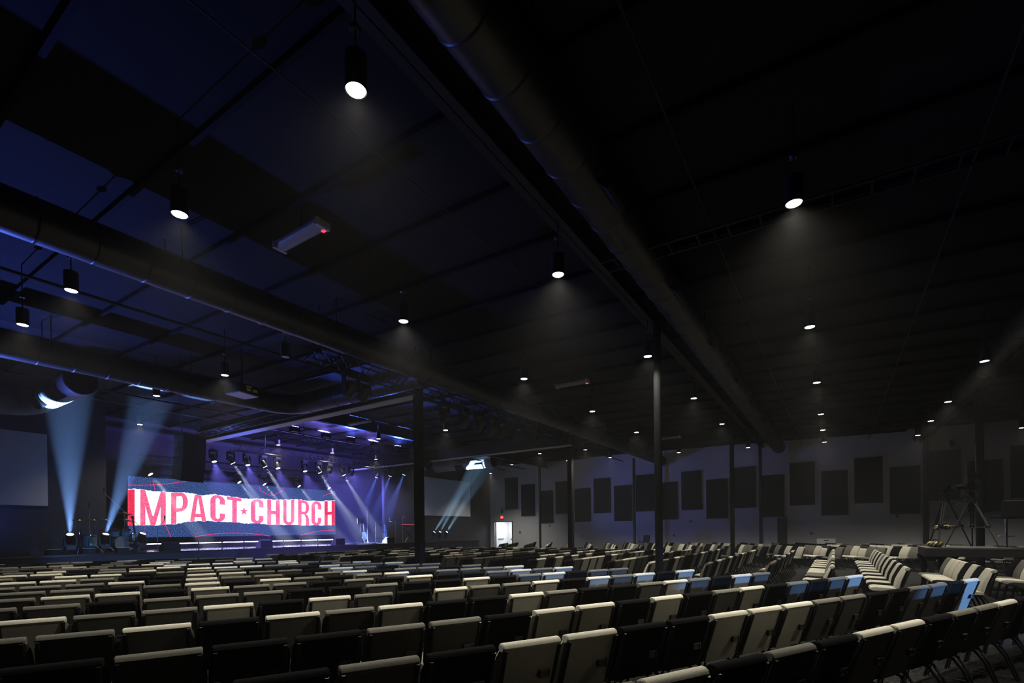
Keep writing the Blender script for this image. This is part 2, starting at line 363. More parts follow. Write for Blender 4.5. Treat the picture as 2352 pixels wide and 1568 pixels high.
# cable ladders
def ladder(p, q, wid, n, lab, m=BLK, name='cable_ladder'):
    t = thing(name, lab, 'cable tray'); p, q = Vector(p), Vector(q); e = (q-p).normalized(); s = Vector((-e.y, e.x, 0))*wid/2
    for sg in (-1, 1): MB().tube([p+s*sg, q+s*sg], .022, m, 6).build('rail', t)
    o = None
    for k in range(n):
        c = p+(q-p)*((k+.5)/n)
        if o is None:
            o = MB().tube([-s, s], .014, m, 6).build('rung', t); o.location = c
        else:
            o2 = o.copy(); C.objects.link(o2); o2.parent = t; o2.location = c
    return t
ladder((7.4, 3.0, H+4.12), (7.4, -9, H+3.95), .32, 30, 'black cable ladder crossing the dark roof above the aisle chairs')
ladder((10.25, 10.6, H+4.12), (10.25, 22.4, H+4.1), .6, 44, 'black cable ladder beside the lit stage header', BLKM)
# linear strip fixtures (unlit)
STRIP = mat('strip_diffuser', (.2, .2, .205), .35)
def strip(x, y, z, L, lab, red=True):
    t = thing('strip_light', lab, 'strip light', (x, y, z), 0, 'unlit strip lights under the roof')
    prof = [(.11*math.cos(a), -.06*math.sin(a)) for a in [PI*k/8 for k in range(9)]]
    MB().prism(prof+[(-.11, .02), (.11, .02)], -L/2, L/2, STRIP, 'y').build('diffuser', t)
    MB().box((0, -L/2-.02, -.01), (.22, .05, .1), GREYP).build('end_cap', t)
    MB().box((0, L/2+.02, -.01), (.22, .05, .1), GREYP).build('end_cap', t)
    MB().box((0, 0, .2), (.03, .03, .36), BLK).build('stem', t)
    if red: MB().box((0.06, -L/2+.03, -.05), (.04, .06, .03), mat('red_led', (.4, 0, 0), .4, emit=(1, .02, .05), strength=4)).build('indicator_lamp', t)
    return t
for i, (a, c, lab, red) in enumerate((((640, 563), (743, 517), 'grey unlit strip light with a red indicator lamp near the large lamp', True), ((1278, 886), (1350, 875), 'grey unlit strip light with a red dot above the thick blue lit column', True),
        ((1522, 1006), (1562, 1003), 'small pale unlit strip light beyond the thick blue lit column', False), ((808, 975), (842, 965), 'bluish unlit strip light over the stage between the trusses', False))):
    zz = H+4.32
    p, q = at_z(*a, zz), at_z(*c, zz)
    strip((p.x+q.x)/2, (p.y+q.y)/2, zz, min(2.4, abs(p.y-q.y)), lab, red)

# ---------------------------------------------------------------- pendant downlights
def make_lamp():
    t = thing('pendant_downlight', 'black cylinder downlight', 'lamp', (0, 0, 0), 0, 'black cylinder downlights')
    MB().lathe([(.075, .012), (.088, 0), (.092, .02), (.092, .29), (.08, .30), (0, .30)], BLKM, 20).build('can', t, True)
    MB().lathe([(0, .004), (.076, .004), (.076, .014), (0, .014)], LENS, 20).build('lens', t)
    MB().tube([(0, 0, .30), (0, 0, 1.10)], .009, BLK, 6).build('stem', t)
    MB().lathe([(.035, .50), (.05, .52), (.035, .545)], BLKM, 12).build('hub', t)
    return t
lamp0 = make_lamp()
LX = (2.79, 6.37, 10.43, 14.52, 18.65, 21.7, 24.8)
LAMPS = []
rowname = {0: 'over the platform row', 1: 'behind the overhead duct', 2: 'beside the overhead duct', 3: 'along the steel beam', 4: 'off the beam toward the stage', 5: 'past the second duct', 6: 'before the third duct', 7: 'beyond the third duct', 8: 'in front of the stage'}
for j, (Y, use) in enumerate(((-5.6, (3, 6)), (-2.71, (1, 2, 3, 4, 5, 6)), (.36, (1, 2, 3, 4, 5, 6)), (3.3, (0, 1, 2, 3, 4, 6)), (6.37, (0, 1, 2, 3, 4, 6)), (9.9, (0, 1, 5, 6)), (12.38, (0, 1, 3, 5, 6)), (16.06, (1, 3, 6)), (21.3, (1, 2, 3, 4, 5)))):
    n = 0
    for i in use:
        X = LX[i]
        if j == 8: X = (2.79, 7.9, 13.3, 16.2, 19.05, 22.3)[i]
        LAMPS.append((X, Y, j, n)); n += 1
LAMPS += [(28.3, 20.1, 8, 5)]
for k, (X, Y, j, n) in enumerate(LAMPS):
    z = H+3.65+.0218*(Y-3.3)
    lab = 'glowing black cylinder downlight, %s in the lamp row %s' % (ORD[n], rowname[j])
    off = (abs(X-6.37) < .1 and abs(Y-9.9) < .1)
    if off: lab = 'unlit black cylinder downlight hanging below the sprinkler pipe'
    l = lamp0 if k == 0 else dup(lamp0, (X, Y, z))
    l.location = (X, Y, z); l['label'] = lab
    if off:
        for ch in l.children:
            if ch.name.startswith('lens'): ch.data = ch.data.copy(); ch.data.materials[0] = LENSO
    else: spot('downlight', (X, Y, z-.004), (X, Y, 0), DOWN_W*((.5 if X > 27 else .28) if j > 6 else .45 if X < 7 and Y < -2 else .55 if X < 4 and Y > 2 else .45 if X > 9 and Y < 5 else .6 if X > 9 else 1.1), (1, .95, .81), 122, 1.0, .05)

# ---------------------------------------------------------------- stage
SZ = H-.6
st = thing('stage', 'black glossy stage platform with a dark fascia', 'stage')
MB().box((15.0, 21.79, SZ-.03), (25.2, 2.3, .06), STGF).build('stage_deck', st); MB().box(((OX0+OX1)/2, 24.9, SZ-.03), (OX1-OX0-.02, 3.92, .06), STGF).build('stage_deck', st)
MB().box((24.3, 25.05, SZ-.03), (6.2, 3.6, .06), STGF).build('stage_deck', st)
MB().box((15.0, 20.68, (SZ-.06)/2), (25.2, .06, SZ-.06), STGB).build('fascia', st)
for s in (-1, 1): MB().box((15+s*12.57, 21.8, (SZ-.06)/2), (.06, 2.2, SZ-.06), STGB).build('side_panel', st)
MB().box((13.9, 25.2, SZ+.09), (10.6, 1.1, .18), STGF).build('riser_step', st)
# LED wall
LY = 25.5
t = thing('led_wall', 'wide LED screen with pink church lettering on a torn white band', 'led screen')
A, B_ = at_y(294, 1093, LY), at_y(770, 1127, LY); A2 = at_y(296, 1234, LY); B2 = at_y(770, 1227.5, LY)
lx0, lx1, lz0, lz1 = A.x, B_.x, (A2.z+B2.z)/2, (A.z+B_.z)/2
MB().box(((lx0+lx1)/2, LY+.11, (lz0+lz1)/2), (lx1-lx0, .2, lz1-lz0), BLK).build('cabinet', t)
MB().box(((lx0+lx1)/2, LY+.005, (lz0+lz1)/2), (lx1-lx0, .01, lz1-lz0), emat('led_blue', (.012, .03, .12), (.075, .155, .42), 1.0, 26, .42, .68)).build('blue_field', t)
def L(x, y):                                            # measured crop coordinate -> LED plane
    p = at_y(280+x/4.523, 1080+y/4.523, LY); return p.x, p.z
topc = [(60, 195), (180, 190), (260, 205), (330, 215), (420, 220), (520, 228), (640, 225), (730, 240), (830, 258), (960, 248), (1100, 265), (1230, 285), (1300, 295), (1460, 292), (1600, 305), (1820, 300), (1950, 315), (2080, 318), (2213, 310)]
botc = [(60, 574), (200, 570), (340, 570), (560, 555), (700, 530), (880, 525), (1060, 535), (1200, 540), (1280, 552), (1400, 548), (1500, 562), (1640, 565), (1800, 565), (1960, 570), (2100, 570), (2213, 564)]
def interp(c, x):
    for (a, ya), (d, yd) in zip(c, c[1:]):
        if x <= d: return ya+(yd-ya)*(x-a)/(d-a)
    return c[-1][1]
rj = random.Random(3)
b = MB(); n = 110; V = []
for k in range(n+1):
    x = 62+(2212-62)*k/n; a, c = interp(topc, x)+rj.uniform(-5, 4), interp(botc, x)+rj.uniform(-4, 5)
    p, q = L(x, a), L(x, c); V += [(p[0], LY-.004, p[1]), (q[0], LY-.004, q[1])]
b.add(V, [(2*k, 2*k+1, 2*k+3, 2*k+2) for k in range(n)], emat('led_white', (.72, .80, 1), (.78, .85, 1), 1.6, 2)); b.build('white_band', t)
PINK = emat('led_pink', (.95, .06, .20), (1, .23, .42), 1.0, 30, .38, .62); RED = emat('led_red', (.75, .012, .045), (1, .05, .13), 1.0, 30, .38, .62)
def glyph(x0, x1, polys, m, name):                     # polys of unit-square points, y up, remapped into the wavy band
    b = MB()
    for poly in polys:
        pts = []
        for (a, c), (d, e) in zip(poly, poly[1:]+poly[:1]):
            k = max(1, int(math.hypot((d-a)*(x1-x0)/40, (e-c)*8)))
            pts += [(a+(d-a)*i/k, c+(e-c)*i/k) for i in range(k)]
        V = []
        for u_, v_ in pts:
            x = x0+(x1-x0)*u_; y = interp(botc, x)+2-(interp(botc, x)-interp(topc, x)-2)*v_
            p = L(x, y); V.append((p[0], LY-.009, p[1]))
        b.add(V, [tuple(range(len(V)))], m)
    o = b.build(name, t)
    bm = bmesh.new(); bm.from_mesh(o.data); bmesh.ops.triangulate(bm, faces=bm.faces); bm.to_mesh(o.data); bm.free()
def rr(x0, y0, x1, y1): return [(x0, y0), (x1, y0), (x1, y1), (x0, y1)]
def ring_poly(a0, a1, cx, cy_, rx, ry, tx, ty, n=10):
    o = [(cx+rx*math.cos(math.radians(a0+(a1-a0)*k/n)), cy_+ry*math.sin(math.radians(a0+(a1-a0)*k/n))) for k in range(n+1)]
    i = [(cx+(rx-tx)*math.cos(math.radians(a0+(a1-a0)*k/n)), cy_+(ry-ty)*math.sin(math.radians(a0+(a1-a0)*k/n))) for k in range(n, -1, -1)]
    return o+i
Q = .36
GC = [rr(0, .2, Q, .8), ring_poly(180, 0, .5, .8, .5, .2, Q, .11), ring_poly(180, 360, .5, .2, .5, .2, Q, .11), rr(1-Q, .66, 1, .8), rr(1-Q, .2, 1, .32)]
GLY = {'I': [rr(0, 0, 1, 1)],
       'M': [rr(0, 0, .2, 1), rr(.8, 0, 1, 1), [(.2, 1), (.03, 1), (.41, 0), (.59, 0), (.97, 1), (.8, 1), (.52, .28), (.48, .28)]],
       'P': [rr(0, 0, .32, 1), rr(.32, .88, .62, 1), rr(.32, .38, .62, .5), ring_poly(90, -90, .6, .69, .4, .31, .3, .12)],
       'A': [[(0, 0), (.3, 1), (.52, 1), (.27, 0)], [(.48, 1), (.7, 1), (1, 0), (.73, 0)], rr(.26, .16, .74, .29)],
       'C': GC, 'T': [rr(0, .87, 1, 1), rr(.36, 0, .68, .87)],
       'H': [rr(0, 0, .32, 1), rr(.68, 0, 1, 1), rr(.32, .43, .68, .56)],
       'U': [rr(0, .2, .3, 1), rr(.7, .2, 1, 1), ring_poly(180, 360, .5, .2, .5, .2, .3, .11)],
       'R': [rr(0, 0, .32, 1), rr(.32, .89, .6, 1), rr(.32, .44, .6, .55), ring_poly(90, -90, .58, .72, .42, .28, .3, .11), [(.55, .46), (.85, .42), (1, .25), (1, 0), (.7, 0), (.7, .3)]]}
for ch, x0, x1, m in (('I', 62, 132, RED), ('M', 190, 455, PINK), ('P', 510, 685, PINK), ('A', 705, 876, PINK), ('C', 918, 1070, PINK), ('T', 1090, 1242, PINK), ('C', 1338, 1470, PINK),
                      ('H', 1508, 1640, PINK), ('U', 1675, 1790, PINK), ('R', 1828, 1945, PINK), ('C', 1968, 2072, PINK), ('H', 2103, 2211, RED)):
    glyph(x0, x1, GLY[ch], m, 'letter_'+ch.lower())
sv = []
for k in range(10):
    r = 47 if k % 2 == 0 else 18; a = math.radians(90+36*k); p = L(1268+r*math.cos(a), 426-r*math.sin(a)); sv.append((p[0], LY-.009, p[1]))
c = L(1268, 426); sv.append((c[0], LY-.009, c[1]))
MB().add(sv, [(k, (k+1) % 10, 10) for k in range(10)], PINK).build('star', t)
def stroke(pts, w_=5):
    b = MB(); V = []
    for i, (x, y) in enumerate(pts):
        a, c = pts[max(0, i-1)], pts[min(len(pts)-1, i+1)]; dx, dy = c[0]-a[0], c[1]-a[1]; l = math.hypot(dx, dy); nx, ny = -dy/l*w_/2, dx/l*w_/2
        for s in (-1, 1): p = L(x+s*nx, y+s*ny); V.append((p[0], LY-.012, p[1]))
    b.add(V, [(2*k, 2*k+1, 2*k+3, 2*k+2) for k in range(len(pts)-1)], emat('led_line', (1, .015, .10), (1, .03, .2), 1.0, 5)); b.build('neon_line', t)
def bez(a, m_, c, n=14): return [((1-s)**2*a[0]+2*s*(1-s)*m_[0]+s*s*c[0], (1-s)**2*a[1]+2*s*(1-s)*m_[1]+s*s*c[1]) for s in [k/n for k in range(n+1)]]
for p in (bez((63, 150), (370, 165), (676, 110)), [(320, 103), (342, 210)], [(1425, 166), (1442, 212), (1555, 268), (1666, 212), (1671, 182)], [(2088, 268), (2208, 218)], [(95, 688), (238, 638)], [(448, 565), (510, 692)],
          bez((750, 692), (1145, 612), (1537, 682)), bez((1858, 675), (2000, 622), (2211, 620))): stroke(p)
# LED bars on the riser
STR = emat('led_bar_violet', (.50, .42, 1), (.8, .75, 1), 14, 30)
for k in range(9):
    o = thing('led_bar', 'violet white LED bar at the foot of the screen, %s from the drum kit' % ORD[k], 'light bar', (9.3+k*1.05, 24.62, SZ+.18), 0, 'LED bars along the stage riser')
    MB().box((.5, .04, .035), (1.0, .07, .07), BLKM).build('housing', o); MB().box((.5, -.002, .04), (.97, .012, .035), STR).build('light_face', o)

# moving heads
def head_mesh(tgt_local, lensmat, parts_parent):
    q = (Vector((0, 0, 0))-Vector(tgt_local)).to_track_quat('Z', 'Y').to_matrix().to_4x4()
    MB().lathe([(0, .16), (.09, .16), (.115, .1), (.12, -.08), (.11, -.15), (.088, -.16)], BLKM, 16, q).build('head', parts_parent, True)
    MB().lathe([(0, -.166), (.088, -.166), (.088, -.158), (0, -.158)], lensmat, 16, q).build('lens', parts_parent)
HL = {'white': mat('beam_lens', (.8, .9, 1), .2, emit=(.85, .95, 1), strength=24), 'violet': mat('violet_lens', (.5, .4, 1), .2, emit=(.62, .5, 1), strength=16),
      'blue': mat('blue_lens', (.3, .4, 1), .2, emit=(.5, .6, 1), strength=14), 'off': mat('dark_lens', (.03, .03, .05), .1)}
def moving_head(p, tgt, lens, label, floor=False, watts=0, col=(1, 1, 1), deg=12, blend=.6, group='stage lights', cat='stage light', scale=1.0):
    p = Vector(p); t = thing('moving_head_light', label, cat, p, 0, group); t.scale = (scale,)*3
    d = (Vector(tgt)-p)
    s = -1 if floor else 1
    MB().box((0, 0, s*.30), (.26, .22, .12), BLKM).build('base', t)
    for k in (-1, 1): MB().box((k*.145, 0, s*.12), (.03, .1, .30), BLKM).build('yoke_arm', t)
    MB().box((0, 0, s*.235), (.3, .12, .03), BLKM).build('yoke', t)
    if not floor: MB().tube([(0, 0, .35), (0, 0, .46)], .02, BLKM, 8).build('clamp', t)
    head_mesh(d, HL[lens], t)
    if watts:
        e = d.normalized(); spot('stage_spot', p+e*.20*scale, tgt, watts, col, deg, blend, .05)
    return t
# floor heads at the drums
nm = ('leftmost of the drums', 'in front of the bass drum', 'between drums and screen')
for k, (x, y, q) in enumerate(((161, 1237, (5.3, 19.2, 6.2)), (240, 1236, (7.6, 19.6, 6.2)), (324, 1234, (9.2, 19.7, 6.2)))):
    p = at_y(x, y, 21.3)
    moving_head((p.x, 21.3, p.z), q, 'white', 'floor moving head shining a blue white beam up, ' + ('furthest from the screen', 'before the bass drum', 'nearest the screen')[k], True, HEAD_W*(1, .9, .12)[k], (.20, .42, 1), 17, .55, 'upward moving heads by the drums')
for k, (x, q) in enumerate(((995, (25.6, 19.2, 5.9)), (1008.5, (26.0, 19.6, 5.9)), (1024, (26.6, 19.2, 5.9)))):
    p = at_y(x, 1225, 21.3)
    moving_head((p.x, 21.3, p.z), q, 'white', 'small beam light at the stage end under the grey screen, ' + ('closest to the column', 'middle of the three', 'closest to the doorway')[k], True, HEAD_W*.6, (.35, .65, 1), 13, .5, 'beam lights at the stage end', scale=.8)
# blue floor pars added to colour the roof, header and side wall
for k, (x, q, wt, lab) in enumerate(((2.9, (3.5, 11, 6.4), 5200, 'added blue floor wash light beside the piano end of the stage'), (8.9, (6.5, 12, 6.4), 3400, 'added blue floor wash light between the drum kit and the screen'), (12.3, (10.9, 20.2, 5.7), 5000, 'added blue floor wash light before the middle of the LED screen'), (22.4, (31, 9, 4.6), 900, 'added blue floor wash light at the dark end of the stage'))):
    t = thing('added_floor_par', lab, 'stage light', (x, 20.95, SZ), 0, 'added blue floor wash lights'); e = Vector(q)-Vector((x, 20.95, SZ+.2))
    Mq = Matrix.Translation((0, 0, .2)) @ (-e).to_track_quat('Z', 'Y').to_matrix().to_4x4()
    MB().lathe([(0, .12), (.08, .12), (.1, .05), (.1, -.1), (.085, -.1)], BLKM, 16, Mq).build('can', t, True); MB().lathe([(0, -.085), (.085, -.085), (.085, -.075), (0, -.075)], HL['blue'], 16, Mq).build('lens', t)
    for s_ in (-1, 1): MB().box((s_*.12, 0, .1), (.02, .06, .22), BLKM).build('bracket', t)
    spot('added_par_spot', Vector((x, 20.95, SZ+.2))+e.normalized()*.12, q, wt, (.10, .17, 1), 45 if k == 3 else 60 if k == 2 else 72, 1, .06)
# trusses
def truss(p, q, label, w_=.3, seg=.5):
    t = thing('lighting_truss', label, 'truss'); p, q = Vector(p), Vector(q); e = (q-p).normalized(); s = Vector((-e.y, e.x, 0)); L_ = (q-p).length
    ch = [(-w_/2, 0), (w_/2, 0), (-w_/2, w_), (w_/2, w_)]
    for a, z in ch: MB().tube([p+s*a+Vector((0, 0, z)), q+s*a+Vector((0, 0, z))], .024, BLKM, 8).build('chord', t)
    n = int(L_/seg); b = MB()
    for k in range(n):
        a = p+e*(k*seg); c = p+e*((k+1)*seg); m_ = (a+c)/2
        for sg in (-1, 1):
            o = s*sg*w_/2
            b.tube([a+o, m_+o+Vector((0, 0, w_))], .01, BLKM, 5); b.tube([m_+o+Vector((0, 0, w_)), c+o], .01, BLKM, 5)
        b.tube([a-s*w_/2, a+s*w_/2], .01, BLKM, 5)
    tag(b.build('lattice_web', t), kind='stuff')
    for k in (.15, .5, .85):
        c = p+(q-p)*k; MB().tube([c+Vector((0, 0, w_)), (c.x, c.y, deck(c.y)-.02)], .008, BLKM, 5).build('hanging_wire', t)
    return t
T1Y, T1Z = 21.75, H+3.62
truss((11.6, T1Y, T1Z), (20.6, T1Y, T1Z), 'stage truss carrying violet washes and moving heads')
T2Y, T2Z = 18.5, H+3.78
truss((11.3, T2Y, T2Z), (20.6, T2Y, T2Z), 'second truss in front of the violet lit roof, with flood boxes')
truss((7.0, 10.0, H+3.95), (20.9, 10.0, H+3.95), 'dark front truss with unlit moving heads over the audience')
truss((9.2, 24.9, H+3.2), (20.4, 24.9, H+3.2), 'rear truss directly above the LED screen', .25)
for k, (x, y, kind) in enumerate(((490, 1048, 'v'), (530, 1060, 'w'), (567, 1056, 'v'), (604.5, 1068, 'w'), (636.6, 1064.6, 'v'), (699, 1071, 'v'), (731, 1081, 'w'), (756, 1078, 'v'), (786, 1087, 'w'), (806.5, 1084, 'v'))):
    p = at_y(x, y, T1Y-.08); p.z = T1Z-.44
    if kind == 'v': moving_head(p, p+(Vector((.3, -.9, -3.2)) if k < 7 else Vector((5.5, 4.6, -2.0))), 'violet', 'violet wash light under the stage truss, %s from the speaker array' % ORD[k], False, WASH_W, (.20, .18, 1), 62, .8, 'fixtures along the stage truss')
    else: moving_head(p, p+Vector((2.1, -.5, -3.4)), 'white', 'white beam moving head under the stage truss, %s from the speaker array' % ORD[k], False, BEAM_W, (.62, .74, 1), 11, .5, 'fixtures along the stage truss')
for k, (x, y) in enumerate(((340, 1082), (545, 1101), (603, 1106), (683, 1111), (752, 1116))):
    p = at_y(x, y, 24.75)
    moving_head(p, p+Vector((1.3, -1.4, -2.6)), 'white', 'white beam light above the LED screen, %s from the drums' % ORD[k], False, BEAM_W*.6, (.7, .82, 1), 12, .5, 'beam lights over the LED screen')
for k, (x, y) in enumerate(((867, 1090), (898.6, 1086.5), (930, 1083))):
    p = at_x(x, y, 20.95); p.z = H+3.5
    moving_head(p, p+Vector((-.2, 2.2, -4)), 'blue', 'blue beam light hung from the far header, %s from the screen' % ORD[k], False, BEAM_W*.5, (.12, .22, 1), 17, .6, 'blue lights on the far header')
for k, x in enumerate((12.2, 13.7, 15.0, 16.4, 17.9)):
    t = thing('flood_light', 'dark flood box on the second truss, %s from the header' % ORD[k], 'stage light', (x, T2Y-.1, T2Z+.36), 0, 'flood boxes on the second truss')
    MB().box((0, 0, .09), (.36, .2, .2), BLKM).build('housing', t); MB().box((0, 0, .196), (.3, .15, .01), HL['violet']).build('lens', t)
    for s in (-1, 1): MB().box((s*.2, 0, 0), (.02, .05, .2), BLKM).build('bracket', t)
    spot('flood_spot', (x, T2Y-.1, T2Z+.57), (x+.2, T2Y+1.4, T2Z+1.6) if k % 2 else (x-.8, T2Y-1.6, T2Z+2.6), FLOOD_W*(1 if k % 2 else .5), (.22, .17, 1) if k % 2 else (.06, .13, 1), 125, .9, .08)
for k, (x, y) in enumerate(((803, 842), (835, 852), (1020, 922), (1065, 934), (1100, 945), (1128, 957), (1152, 968), (1190, 985), (1230, 998))):
    p = at_y(x, y, 9.9); p.z = H+3.5
    moving_head(p, p+Vector((.1*(k % 3-1), 1.4, -1.6)), 'off', 'unlit black moving head under the front truss, %s along from the second duct' % ORD[k], False, 0, group='unlit heads on the front truss', scale=1.2)
# line arrays
def array(p, n, lab, curve, rz):
    t = thing('line_array', lab, 'speaker', p, rz); z = 0; yy = 0; a = 0
    for k in range(n):
        Mx = Matrix.Translation((0, yy, z)) @ Matrix.Rotation(a, 4, 'X')
        MB().prism([(-.22, -.19), (.22, -.15), (.22, -.0), (-.22, .0)], -.47, .47, BLK, 'x', Mx).build('speaker_box', t)
        z -= .175; a += curve; yy += .175*math.sin(a)
    MB().box((0, 0, .06), (.9, .4, .08), BLKM).build('fly_bar', t)
    for s in (-1, 1): MB().tube([(s*.35, 0, .1), (s*.35, 0, .8)], .012, BLKM, 6).build('chain', t)
p = at_y(437, 1005, 19.9); array((p.x, 19.9, p.z), 9, 'black hanging speaker array in front of the LED screen', .02, .3)
p = at_y(944, 972, 19.3); array((p.x, 19.3, p.z), 14, 'black curved hanging speaker array half hidden by the square column', .05, -2.02)
# projector
t = thing('projector', 'dark hanging projector with yellow warning labels below the bent duct', 'projector', (0, 0, 0))
p = at_y(556, 900, 13.4); t.location = p; t.rotation_euler = (0, 0, .2)
MB().box((0, 0, .04), (.62, .55, .22), BLKM).build('housing', t); MB().box((0, 0, -.085), (.60, .53, .03), GREYP).build('underside', t)
YEL = mat('label_yellow', (.8, .68, .05), .5)
MB().box((-.02, -.28, .1), (.16, .01, .045), YEL).build('warning_label', t); MB().box((.17, -.28, .03), (.14, .01, .07), YEL).build('warning_label', t); MB().box((-.03, -.28, .02), (.12, .01, .06), WHITE).build('rating_label', t)
MB().tube([(0, 0, .15), (0, 0, deck(13.4)-p.z)], .025, BLKM, 8).build('mount_pole', t)
# floor monitors
def wedge(p, rz, lab, top=False):
    t = thing('stage_monitor', lab, 'speaker', p, 0, 'floor monitors along the stage edge')
    if top: t.scale = (.66, .66, .55); MB().box((-.0, -.13, .335), (.54, .14, .012), WHITE).build('lit_top', t)  # white plate stands in for lamp light on the cabinet top
    MB().prism([(-.2, 0), (.2, 0), (.2, .12), (-.06, .33), (-.2, .33)], -.27, .27, BLK, 'x').build('cabinet', t)
    MB().prism([(.203, .12), (.212, .13), (-.048, .34), (-.057, .33)], -.25, .25, PANEL, 'x').build('grille', t)
    MB().box((0, -.203, .18), (.18, .012, .05), BLKM).build('handle', t)
for k, (x, y, top, lab) in enumerate(((122, 1270, 1, 'furthest from the screen'), (203, 1268, 1, 'before the floor tom'), (280, 1266, 1, 'before the bass drum'), (389, 1264, 0, 'at the drum end of the screen'), (607, 1259, 0, 'before the middle of the screen'), (776, 1251, 0, 'just past the screen'), (892, 1249, 0, 'nearest the square column'))):
    p = at_y(x, y, 20.98); wedge((p.x, 20.98, SZ), PI if top else 0, 'black wedge floor monitor on the stage edge, '+lab, top)

# drum kit
def P(x, y, Y): return at_y(x, y, Y)
dk = thing('drum_kit', 'drum kit with pale bass drum head and brass cymbals', 'drum kit', (7.55, 22.1, SZ))
DSH = mat('drum_shell', (.08, .16, .2), .3); HEADM = mat('drum_head', (.42, .40, .46), .6)
def drumcyl(c, r, h, rotx, name, headm=HEADM):
    Mx = Matrix.Translation(c) @ Matrix.Rotation(rotx, 4, 'X')
    o = MB().lathe([(r, -h/2), (r, h/2)], DSH, 24, Mx).build(name, dk, True)
    MB().lathe([(0, h/2), (r*.97, h/2), (r*.97, h/2+.01), (0, h/2+.01)], headm, 24, Mx).build('drum_head', o)
    MB().lathe([(r+.012, h/2-.02), (r+.012, h/2+.012), (r-.01, h/2+.012)], CHROME, 24, Mx).build('hoop', o, True)
drumcyl((0, -.1, .29), .28, .4, PI/2, 'bass_drum'); drumcyl((-.9, .1, .42), .2, .4, 0, 'floor_tom'); drumcyl((-.2, .0, .72), .15, .22, .4, 'rack_tom'); drumcyl((.14, .0, .72), .14, .2, .4, 'rack_tom'); drumcyl((.45, .35, .6), .17, .14, 0, 'snare_drum')
for x, y, z, r in ((-.72, .25, 1.13, .26), (.22, .3, 1.42, .24), (.18, .0, 1.16, .23), (-.35, .3, 1.15, .22), (-1.15, .2, 1.12, .2)):
    o = MB().tube([(x, y, 0), (x, y, z)], .013, CHROME, 8).build('cymbal_stand', dk)
    for a in range(3): MB().tube([(x, y, .3), (x+.25*math.cos(a*2.1), y+.25*math.sin(a*2.1), .01)], .01, CHROME, 6).build('stand_leg', o)
    MB().lathe([(r, 0), (r*.3, .025), (.05, .035), (.03, .06), (0, .065)], BRASS, 24, Matrix.Translation((x, y, z)) @ Matrix.Rotation(.22, 4, 'Y')).build('cymbal', dk, True)
# tall mic boom, stands, instruments
def mic_stand(p, h, lab, boom=None):
    t = thing('mic_stand', lab, 'microphone stand', p, 0, 'stands on the stage')
    MB().lathe([(.12, 0), (.12, .02), (.02, .035), (0, .035)], BLKM, 16).build('base', t)
    MB().tube([(0, 0, .02), (0, 0, h)], .012, STEEL, 8).build('pole', t)
    e = Vector((0, 0, h))
    if boom: MB().tube([e, e+Vector(boom)], .009, STEEL, 8).build('boom', t); e = e+Vector(boom)
    MB().lathe([(.014, 0), (.02, .12), (.026, .15), (.02, .19), (0, .2)], BLKM, 12, Matrix.Translation(e)).build('microphone', t, True)
def stage_p(x, Y): q = at_y(x, 1240, Y); return (q.x, Y, SZ)
mic_stand(stage_p(206, 21.6), 1.55, 'straight microphone stand rising in front of the floor tom')
mic_stand(stage_p(318, 22.2), 1.0, 'boom microphone stand reaching over the cymbals', (-1.0, .1, 1.15))
mic_stand(stage_p(362, 21.5), .9, 'microphone stand by the black monitor before the LED screen', (.25, 0, .25))
mic_stand(stage_p(844, 23.2), 1.9, 'tall microphone stand before the violet lit stage wall')
mic_stand(stage_p(863, 23), 1.2, 'short boom stand before the edge of the violet lit wall', (-.4, 0, .25))
mic_stand(stage_p(909, 22.4), 1.25, 'boom stand on the dark end of stage next to the column', (-.5, 0, .02))
mic_stand(stage_p(925, 22.0), 1.5, 'microphone stand behind the keyboard', (.3, 0, .1))
for lab, x, Y in (('folding music stand with paper before the violet wall', 829, 23.6),):
    t = thing('music_stand', lab, 'music stand', stage_p(x, Y))
    MB().tube([(0, 0, .4), (0, 0, 1.2)], .015, BLKM, 8).build('pole', t); MB().box((0, 0, 1.3), (.5, .03, .32), BLKM, Matrix.Rotation(-.0, 4, 'X')).build('desk', t)
    for a in range(3): MB().tube([(0, 0, .42), (.38*math.cos(a*2.1+.5), .38*math.sin(a*2.1+.5), .01)], .012, BLKM, 6).build('leg', t)
def guitar(p, rz, lab, m):
    t = thing('guitar', lab, 'guitar', p, rz, 'guitars on stands')
    body = [(0, 0), (.13, .02), (.19, .12), (.15, .24), (.14, .32), (.16, .42), (.06, .47), (-.06, .47), (-.16, .42), (-.14, .32), (-.15, .24), (-.19, .12), (-.13, .02)]
    Mx = Matrix.Translation((0, 0, .18)) @ Matrix.Rotation(-.2, 4, 'X')
    MB().prism(body, -.025, .025, m, 'y', Mx).build('body', t); MB().box((0, 0, .78), (.05, .03, .62), BLK, Mx).build('neck', t); MB().box((0, 0, 1.14), (.08, .025, .14), BLK, Mx).build('headstock', t)
    for s in (-1, 1): MB().tube([(s*.15, -.2, .01), (0, .08, .55)], .012, BLKM, 6).build('stand_leg', t)
    MB().tube([(0, .3, .01), (0, .08, .55)], .012, BLKM, 6).build('stand_leg', t)
guitar(stage_p(314, 23), .2, 'sunburst guitar on a stand beside the LED screen', mat('sunburst', (.35, .13, .04), .3))
guitar(stage_p(838, 24.0), -.2, 'dark guitar on a stand before the violet wall', BLK)
t = thing('keyboard', 'red edged keyboard on a stand at the dark end of stage', 'keyboard', stage_p(940, 22.0))
MB().box((0, 0, 1.0), (1.3, .35, .09), BLKM).build('body', t); MB().box((0, .02, 1.07), (1.25, .2, .05), mat('keyboard_red', (.5, .03, .06), .4)).build('red_panel', t); MB().box((0, -.1, 1.05), (1.2, .12, .02), WHITE).build('keys', t)
